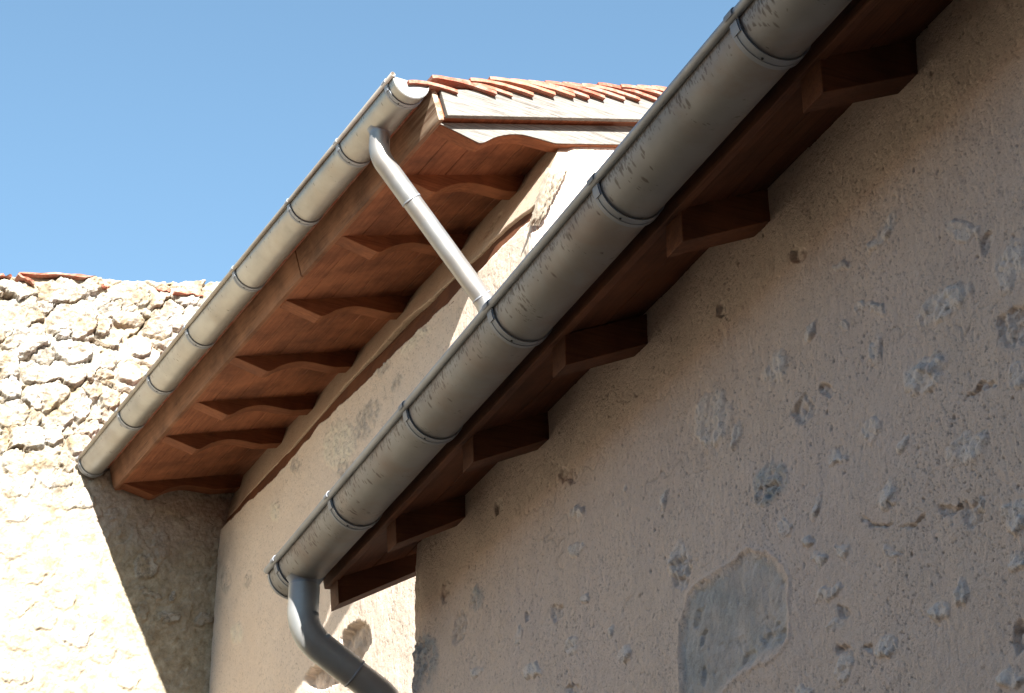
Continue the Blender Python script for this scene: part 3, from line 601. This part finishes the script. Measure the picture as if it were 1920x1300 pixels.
Qb = q0+(q1-q0)*V; Zb = z0+(zbt-z0)*V
hb, st, gr, pt = plaster_field(T, Zb, [(6.55, 4.72, 20, 5, -5, 20, 'g'), (6.75, 4.62, 12, 3, -3, 15, 'h')], 55, pits=.6, amp=1.1)
P = np.stack([Qb-hb*.8, T, Zb+EYE], -1)
lip = P[:, -1:].copy(); lip[..., 0] += .004; lip[..., 2] -= .004; lip2 = P[:, -1:].copy(); lip2[..., 0] += .05; lip2[..., 2] += .008
P = np.concatenate([P, lip, lip2], 1); pad = lambda A: np.concatenate([A, A[:, -1:], A[:, -1:]], 1)
first = P[:1].copy(); first[..., 0] += .06; P = np.concatenate([first, P], 0); pad2 = lambda A: np.concatenate([pad(A)[:1], pad(A)], 0)
brown_mix = .55*sstep(9.6, 10.28, P[..., 1])*np.clip(.5+e2.fbm(P[..., 1]*5, P[..., 2]*5, 4), 0, 1)  # band turns patchy brown towards its far end
settle(grid_mesh('plaster_band', P, M_BAND, far, dict(stone=pad2(st), grey=pad2(gr), pit=pad2(pt), brown_mix=brown_mix)), far)
# scroll-cut rafters
bot = [(.028, .001), (.045, .008), (.182, .083), (.200, .083), (.222, .075), (.250, .062), (.280, .052), (.310, .0455), (.340, .0415), (.370, .040), (.400, .042), (.435, .049), (.470, .058), (.505, .068), (.540, .0775), (.555, .080), (.62, .081), (.90, .081)]
prof = [SD(s, d) for s, d in bot]+[SD(.90, -.012), SD(.028, -.012)]
bm = bmesh.new(); prism(bm, prof, 0, .080); bevel_all(bm, .002, 1)
raf = settle(from_bm('rafter', bm, M_RAFT, far), far)
rb = repeat_y(raf, [6.590, 7.145, 7.790, 8.430, 8.990, 9.440, 10.125])
for o in rb: o.location.z += rng.uniform(-.004, .004); o.location.x += rng.uniform(-.006, .006)
bm = bmesh.new(); prism(bm, prof, 6.176, 6.244); bevel_all(bm, .002, 1)
fly = settle(from_bm('verge_rafter', bm, M_RAFT, far), far)
# the sun-bleached outer cheek of the verge rafter
bm = bmesh.new(); cheek = [SD(s, d-.0025) for s, d in bot if s < .66]+[SD(4.8, .0785), SD(4.8, -.008), SD(.03, -.008)]; prism(bm, cheek, 6.170, 6.1755)
settle(from_bm('bleached_cheek', bm, M_WHITE, fly), far)
# soffit boards
bm = bmesh.new(); s = .012
while s < .76:
    w = rng.choice([.115, .125, .135]); j = rng.uniform(0, .003); prism(bm, [SD(s, -j), SD(s+w-.003, -j), SD(s+w-.003, -.018), SD(s, -.018)], 6.180, 10.262); s += w
bevel_all(bm, .0016, 1); settle(from_bm('soffit_boards', bm, M_BOARD, far), far)
# eaves board in two lengths with an open joint, bleached near end
FT = (2.8731, 4.772+EYE)
def FP(k, u): return (FT[0]+k*FD[0]+u*UR[0], FT[1]+k*FD[1]+u*UR[1])
for y0, y1 in ((6.132, 7.538), (7.546, 10.213)):
    bm = bmesh.new(); prism(bm, [FP(-.006, 0), FP(.164, 0), FP(.164, .024), FP(-.006, .024)], y0, y1); bevel_all(bm, .003); settle(from_bm('fascia_board', bm, M_FASC, far), far)
bm = bmesh.new(); prism(bm, [(2.852, 4.752+EYE), (2.854, 4.754+EYE), (2.884, 4.788+EYE), (2.882, 4.788+EYE)], 6.14, 10.22)  # added strip hidden behind the gutter, blocks a sun leak onto the fascia
settle(from_bm('sun_stop_strip', bm, M_ZINC_S, far), far)
# verge board up the roof slope
bm = bmesh.new(); prism(bm, [SD(.034, -.132), SD(.036, -.012), SD(4.9, -.012), SD(4.9, -.132)], 6.116, 6.141); bevel_all(bm, .003)
settle(from_bm('verge_board', bm, M_WHITE, far), far)
bm = bmesh.new(); prism(bm, [SD(.03, -.019), SD(4.9, -.019), SD(4.9, -.126), SD(.03, -.126)], 6.1435, 10.262)
settle(from_bm('roof_deck', bm, M_BOARD, far), far)
# roof: stepped tile courses, and the loose-looking tiles along the verge one by one
def tile_prof(a, L=.285, u0=.172, u1=.108, th=.014): return [SD(a, -u0), SD(a+.004, -(u0+th)), SD(a+L, -(u1+th)), SD(a+L, -u1)]
pitch = .0885; courses = 54
bm = bmesh.new()
for i in range(courses):
    a = -.005+i*pitch; prism(bm, [SD(a, -.172), SD(a+.003, -.186), SD(a+pitch+.02, -.164), SD(a+pitch+.02, -.150)], 6.262, 10.262)
prism(bm, [SD(-.13, -.152), SD(-.127, -.166), SD(.06, -.135), SD(.06, -.121)], 6.262, 10.262)
settle(from_bm('roof', bm, M_TILE, far), far)
def one_tile(a, u0, u1, L, y0, jz, seed):
    bm = bmesh.new(); r = Perm(seed); n, m = 14, 6; top, botv = [], []
    for i in range(n):
        for j in range(m):
            f = i/(n-1); g = j/(m-1); u = u0+(u1-u0)*f+.011*math.sin(f*math.pi)-.0035*max(0, 1-f*9)+jz*(g-.5); y = y0+g*.19
            e = .0025*r.noise(np.array([f*6]), np.array([g*5+.3]))[0]
            x, z = SD(a+L*f+(e if i in (0, n-1) else 0), -(u+.014+e*.5)); top.append(bm.verts.new((x, y+(e if j == 0 else 0), z))); x, z = SD(a+L*f+(e if i in (0, n-1) else 0), -u); botv.append(bm.verts.new((x, y+(e if j == 0 else 0), z)))
    I = lambda i, j: i*m+j
    for i in range(n-1):
        for j in range(m-1):
            bm.faces.new((top[I(i, j)], top[I(i+1, j)], top[I(i+1, j+1)], top[I(i, j+1)])); bm.faces.new((botv[I(i, j)], botv[I(i, j+1)], botv[I(i+1, j+1)], botv[I(i+1, j)]))
    ring = [I(i, 0) for i in range(n)]+[I(n-1, j) for j in range(1, m)]+[I(i, m-1) for i in range(n-2, -1, -1)]+[I(0, j) for j in range(m-2, 0, -1)]
    for p, q in zip(ring, ring[1:]+ring[:1]): bm.faces.new((top[p], botv[p], botv[q], top[q]))
    return settle(from_bm('verge_tile', bm, M_TILE, far), far)
one_tile(-.112, .150, .108, .215, 6.10, .004, 7)
for i in range(15):
    jit = rng.uniform(-.010, .010)
    one_tile(-.003+i*.0905+jit, .172+rng.uniform(-.005, .005)-.0012*i, .106+rng.uniform(-.003, .003)-.0012*i, .285+rng.uniform(-.012, .012), 6.096+rng.uniform(-.006, .008), rng.uniform(-.008, .008), 11+i)

# ================================================================== RUBBLE WALL ACROSS THE FAR END
TSW = 10.25
rub = place('stone_wall', AZ_FAR, 2.7, TSW, 'cream rubble stone wall in full sun with red tile scraps along its top', 'wall')
qq = np.concatenate([np.arange(-6, 2.0, .25), np.arange(2.0, 3.76, .0046), [4.2]]); vv = np.concatenate([np.linspace(0, .62, 16)[:-1], np.linspace(.62, 1, 640)])
Qs, V = np.meshgrid(qq, vv, indexing='ij'); s1, s2, s3 = Perm(101), Perm(102), Perm(103)
topz = 5.775+(qq-2.158)*.243+.018*s1.fbm(qq*6, qq*0+.4, 4)+.010*s2.fbm(qq*21, qq*0+.1, 3)
Zs = -1.6+(topz[:, None]+1.6)*V
wq = Qs+.042*s1.fbm(Qs*9, Zs*9, 4)+.010*s2.fbm(Qs*40, Zs*40, 3); wz = Zs+.042*s2.fbm(Qs*9+5, Zs*9, 4)+.010*s3.fbm(Qs*40, Zs*40, 3)
rnd = np.random.RandomState(4); seeds = list(STONES)
for i in range(26):                           # the wall beyond the picture on the left and below
    pass
F1 = np.full(Qs.shape, 99.); F2 = np.full(Qs.shape, 99.); ID = np.zeros(Qs.shape, int)
for k, p in enumerate(seeds):
    r = ellipse_r(wq, wz, p); n = r < F1; F2 = np.where(n, F1, np.minimum(F2, r)); ID = np.where(n, k, ID); F1 = np.where(n, r, F1)
rt = np.random.RandomState(9).rand(len(seeds)); tl = np.random.RandomState(10).randn(len(seeds), 2)
gap = F2-F1; inside = 1-sstep(.92, 1.12, F1)
dome = sstep(.0, .11, gap)*inside; ridge = 1-np.abs(s2.fbm(Qs*13+.4*s1.fbm(Qs*30, Zs*30, 3), Zs*13, 4))*2.2
tone = .2+.8*rt[ID]
upper = sstep(4.50, 4.95, Zs+.22*s3.fbm(Qs*2.2, Zs*2.2, 3)+.35*(2.55-Qs))           # open joints above, mortar-filled below
deep = np.clip(.25+1.5*s2.fbm(Qs*3.6, Zs*3.6, 3), 0, 1)
ctr = np.array([(p[0], p[1]) for p in seeds])
tilt = (tl[ID, 0]*(Qs-ctr[ID, 0])+tl[ID, 1]*(Zs-ctr[ID, 1]))*.18
face = .030*(rt[ID]-.3)+np.clip(tilt, -.03, .03)
stone_h = face+.026*dome+.016*np.clip(ridge, -.4, 1)*dome+.020*s1.fbm(Qs*7, Zs*7, 5)+.007*s2.fbm(Qs*19, Zs*19, 4)+.0055*s3.fbm(Qs*60, Zs*60, 4)
mort_h = (.004-.006*(1-upper))+.020*s3.fbm(Qs*5, Zs*5, 4)+.008*s1.fbm(Qs*30, Zs*30, 4)+.014*(1-upper)
mort_h = np.where(upper > 0, mort_h-.034*upper*deep*(F1 < 1.5), mort_h)
h = np.maximum(stone_h, mort_h)*1.0
mortar = sstep(-.004, .006, mort_h-stone_h)
flat = (1-upper)*.72; h = h*(1-flat)+flat*(.012+.014*s3.fbm(Qs*4, Zs*4, 4)+.012*s1.fbm(Qs*16, Zs*16, 4)+.009*s2.fbm(Qs*50, Zs*50, 4)+.010*dome*rt[ID])
# cracks where stones meet
ck = np.exp(-(gap/.045)**2)*inside*np.clip(s2.fbm(Qs*4.5+3, Zs*4.5, 3)*3-.25+.9*upper, 0, 1); h -= ck*(.016+.030*upper)
# open holes in the upper joints
hole = sstep(.16, .36, s1.fbm(Qs*6.5+8, Zs*6.5, 3))*np.exp(-(gap/.13)**2)*upper; h -= .055*hole
joint = np.clip(.75*ck+.8*hole*(.5+.5*upper), 0, .85)
mortar = np.maximum(mortar, (1-upper)*np.clip(.7-.9*dome*(rt[ID] > .45), 0, 1))
grime = (1-sstep(.0, .50, (4.62-Zs)+.35*s2.fbm(Qs*3, Zs*3, 4)))*sstep(2.68, 2.86, Qs+.10*s1.fbm(Qs*5, Zs*5, 3)-(4.62-Zs)*.30)*(Zs < 4.95)
grime = np.clip(grime*1.15*np.clip(.8+.8*s3.fbm(Qs*8, Zs*8, 4), .2, 1.1), 0, .95)*(1-.55*(dome > .6)*(rt[ID] > .55))
P = np.stack([Qs, TSW-h, Zs+EYE], -1)
caps = []
for k, (dy, dz) in enumerate(((.02, .012), (.06, .022), (.14, .03), (.30, .02), (.45, -.05), (.47, -2))):
    e = P[:, -1:].copy(); e[..., 1] = TSW-h[:, -1:]*(1-min(1, k/3))+dy; e[..., 2] += dz+.016*s3.fbm(qq*9+k*3, qq*0+k, 4)[:, None]*(k < 5); caps.append(e)
P = np.concatenate([P]+caps, 1); pad = lambda A: np.concatenate([A]+[A[:, -1:]]*len(caps), 1)
settle(grid_mesh('masonry', P, M_STONE, rub, dict(tone=pad(tone), mortar=pad(mortar), joint=pad(joint), brown_mix=pad(grime))), rub)
def scrap(q0, z0, q1, z1, tall, tdep, seed):
    r = Perm(seed); bm = bmesh.new(); n = 16; v = []
    for i in range(n):
        f = i/(n-1); q = q0+(q1-q0)*f; z = z0+(z1-z0)*f; e = lambda k: .010*r.noise(np.array([f*5+k]), np.array([k*1.7]))[0]
        w = tall*(.55+.45*math.sin(math.pi*min(1, max(0, f)))**.5)
        v.append([bm.verts.new((q, TSW-.055+tdep+e(1), z+e(2)-w*.5+EYE)), bm.verts.new((q, TSW-.058+tdep+e(3), z+e(4)+w*.5+EYE)), bm.verts.new((q, TSW+.20, z+e(5)+w*.5+.02+EYE)), bm.verts.new((q, TSW+.20, z-w*.5+EYE))])
    for a, b in zip(v[:-1], v[1:]):
        for k in range(4): bm.faces.new((a[k], a[(k+1) % 4], b[(k+1) % 4], b[k]))
    bm.faces.new(v[0]); bm.faces.new(v[-1][::-1]); settle(from_bm('tile_scrap', bm, M_TILE, rub), rub)
for i, (a, b, c, d, w, td) in enumerate([(2.25, 5.812, 2.69, 5.908, .011, .012), (2.245, 5.795, 2.345, 5.765, .013, .0), (3.058, 5.922, 3.143, 5.932, .020, .01), (3.165, 5.925, 3.34, 5.955, .018, .0), (2.695, 5.855, 2.772, 5.865, .012, .02), (2.10, 5.762, 2.214, 5.776, .010, .01)]):
    scrap(a, b, c, d, w, td, 200+i)

# ================================================================== ADDED SHADE CASTER BEHIND THE VIEWER
# unseen house, added to shade the yard and nearer half of the near gutter
TH0, TQ0, TQ1, TZ = -2.0, -4.5, 7.0, 7.55
tall = place('shade_house', AZ_NEAR, 2.0, TH0, 'tall plastered house added unseen behind the viewer to shade the yard', 'house')
bm = bmesh.new(); prism(bm, [(TQ0, 0), (TQ1, 0), (TQ1, TZ-.06), (TQ0, TZ-.06)], TH0-7.0, TH0); bevel_all(bm, .01)
settle(from_bm('wall', bm, M_PLW, tall), tall)
bm = bmesh.new(); v = []
for x in (TQ0-.25, TQ1+.25): v += [(x, TH0+.30, TZ), (x, TH0+.30, TZ+.09), (x, TH0-3.5, TZ+1.2), (x, TH0-7.3, TZ+.09), (x, TH0-7.3, TZ), (x, TH0-3.5, TZ+1.1)]
join_bm(bm, v, [[0, 1, 2, 5], [5, 2, 3, 4], [6, 11, 8, 7], [11, 10, 9, 8]]+[[i, i+6, (i+1) % 6+6, (i+1) % 6] for i in range(6)])
settle(from_bm('roof', bm, M_TILE, tall), tall)
for x in (-2.2, 1.0, 4.6):
    for z in (2.2, 4.9):
        bm = bmesh.new(); prism(bm, [(x, z), (x+.95, z), (x+.95, z+1.35), (x, z+1.35)], TH0+.003, TH0+.05); bevel_all(bm, .006); settle(from_bm('shutter', bm, M_BOARD, tall), tall)

# unseen low block added to cut horizon sky light on the near wall
side = place('sky_blocker', AZ_NEAR, -7.5, 4.0, 'long low building added unseen on the left to block low sky light', 'sky_blocker')
bm = bmesh.new(); prism(bm, [(-14.0, 0), (-7.5, 0), (-7.5, 5.3), (-10.75, 6.7), (-14.0, 5.3)], -9.0, 13.0); bevel_all(bm, .01)
settle(from_bm('wall', bm, M_PLW, side), side)
bm = bmesh.new(); prism(bm, [(-7.2, 5.24), (-7.2, 5.34), (-10.75, 6.86), (-14.3, 5.34), (-14.3, 5.24), (-10.75, 6.74)], -9.3, 13.3)
settle(from_bm('roof', bm, M_TILE, side), side)
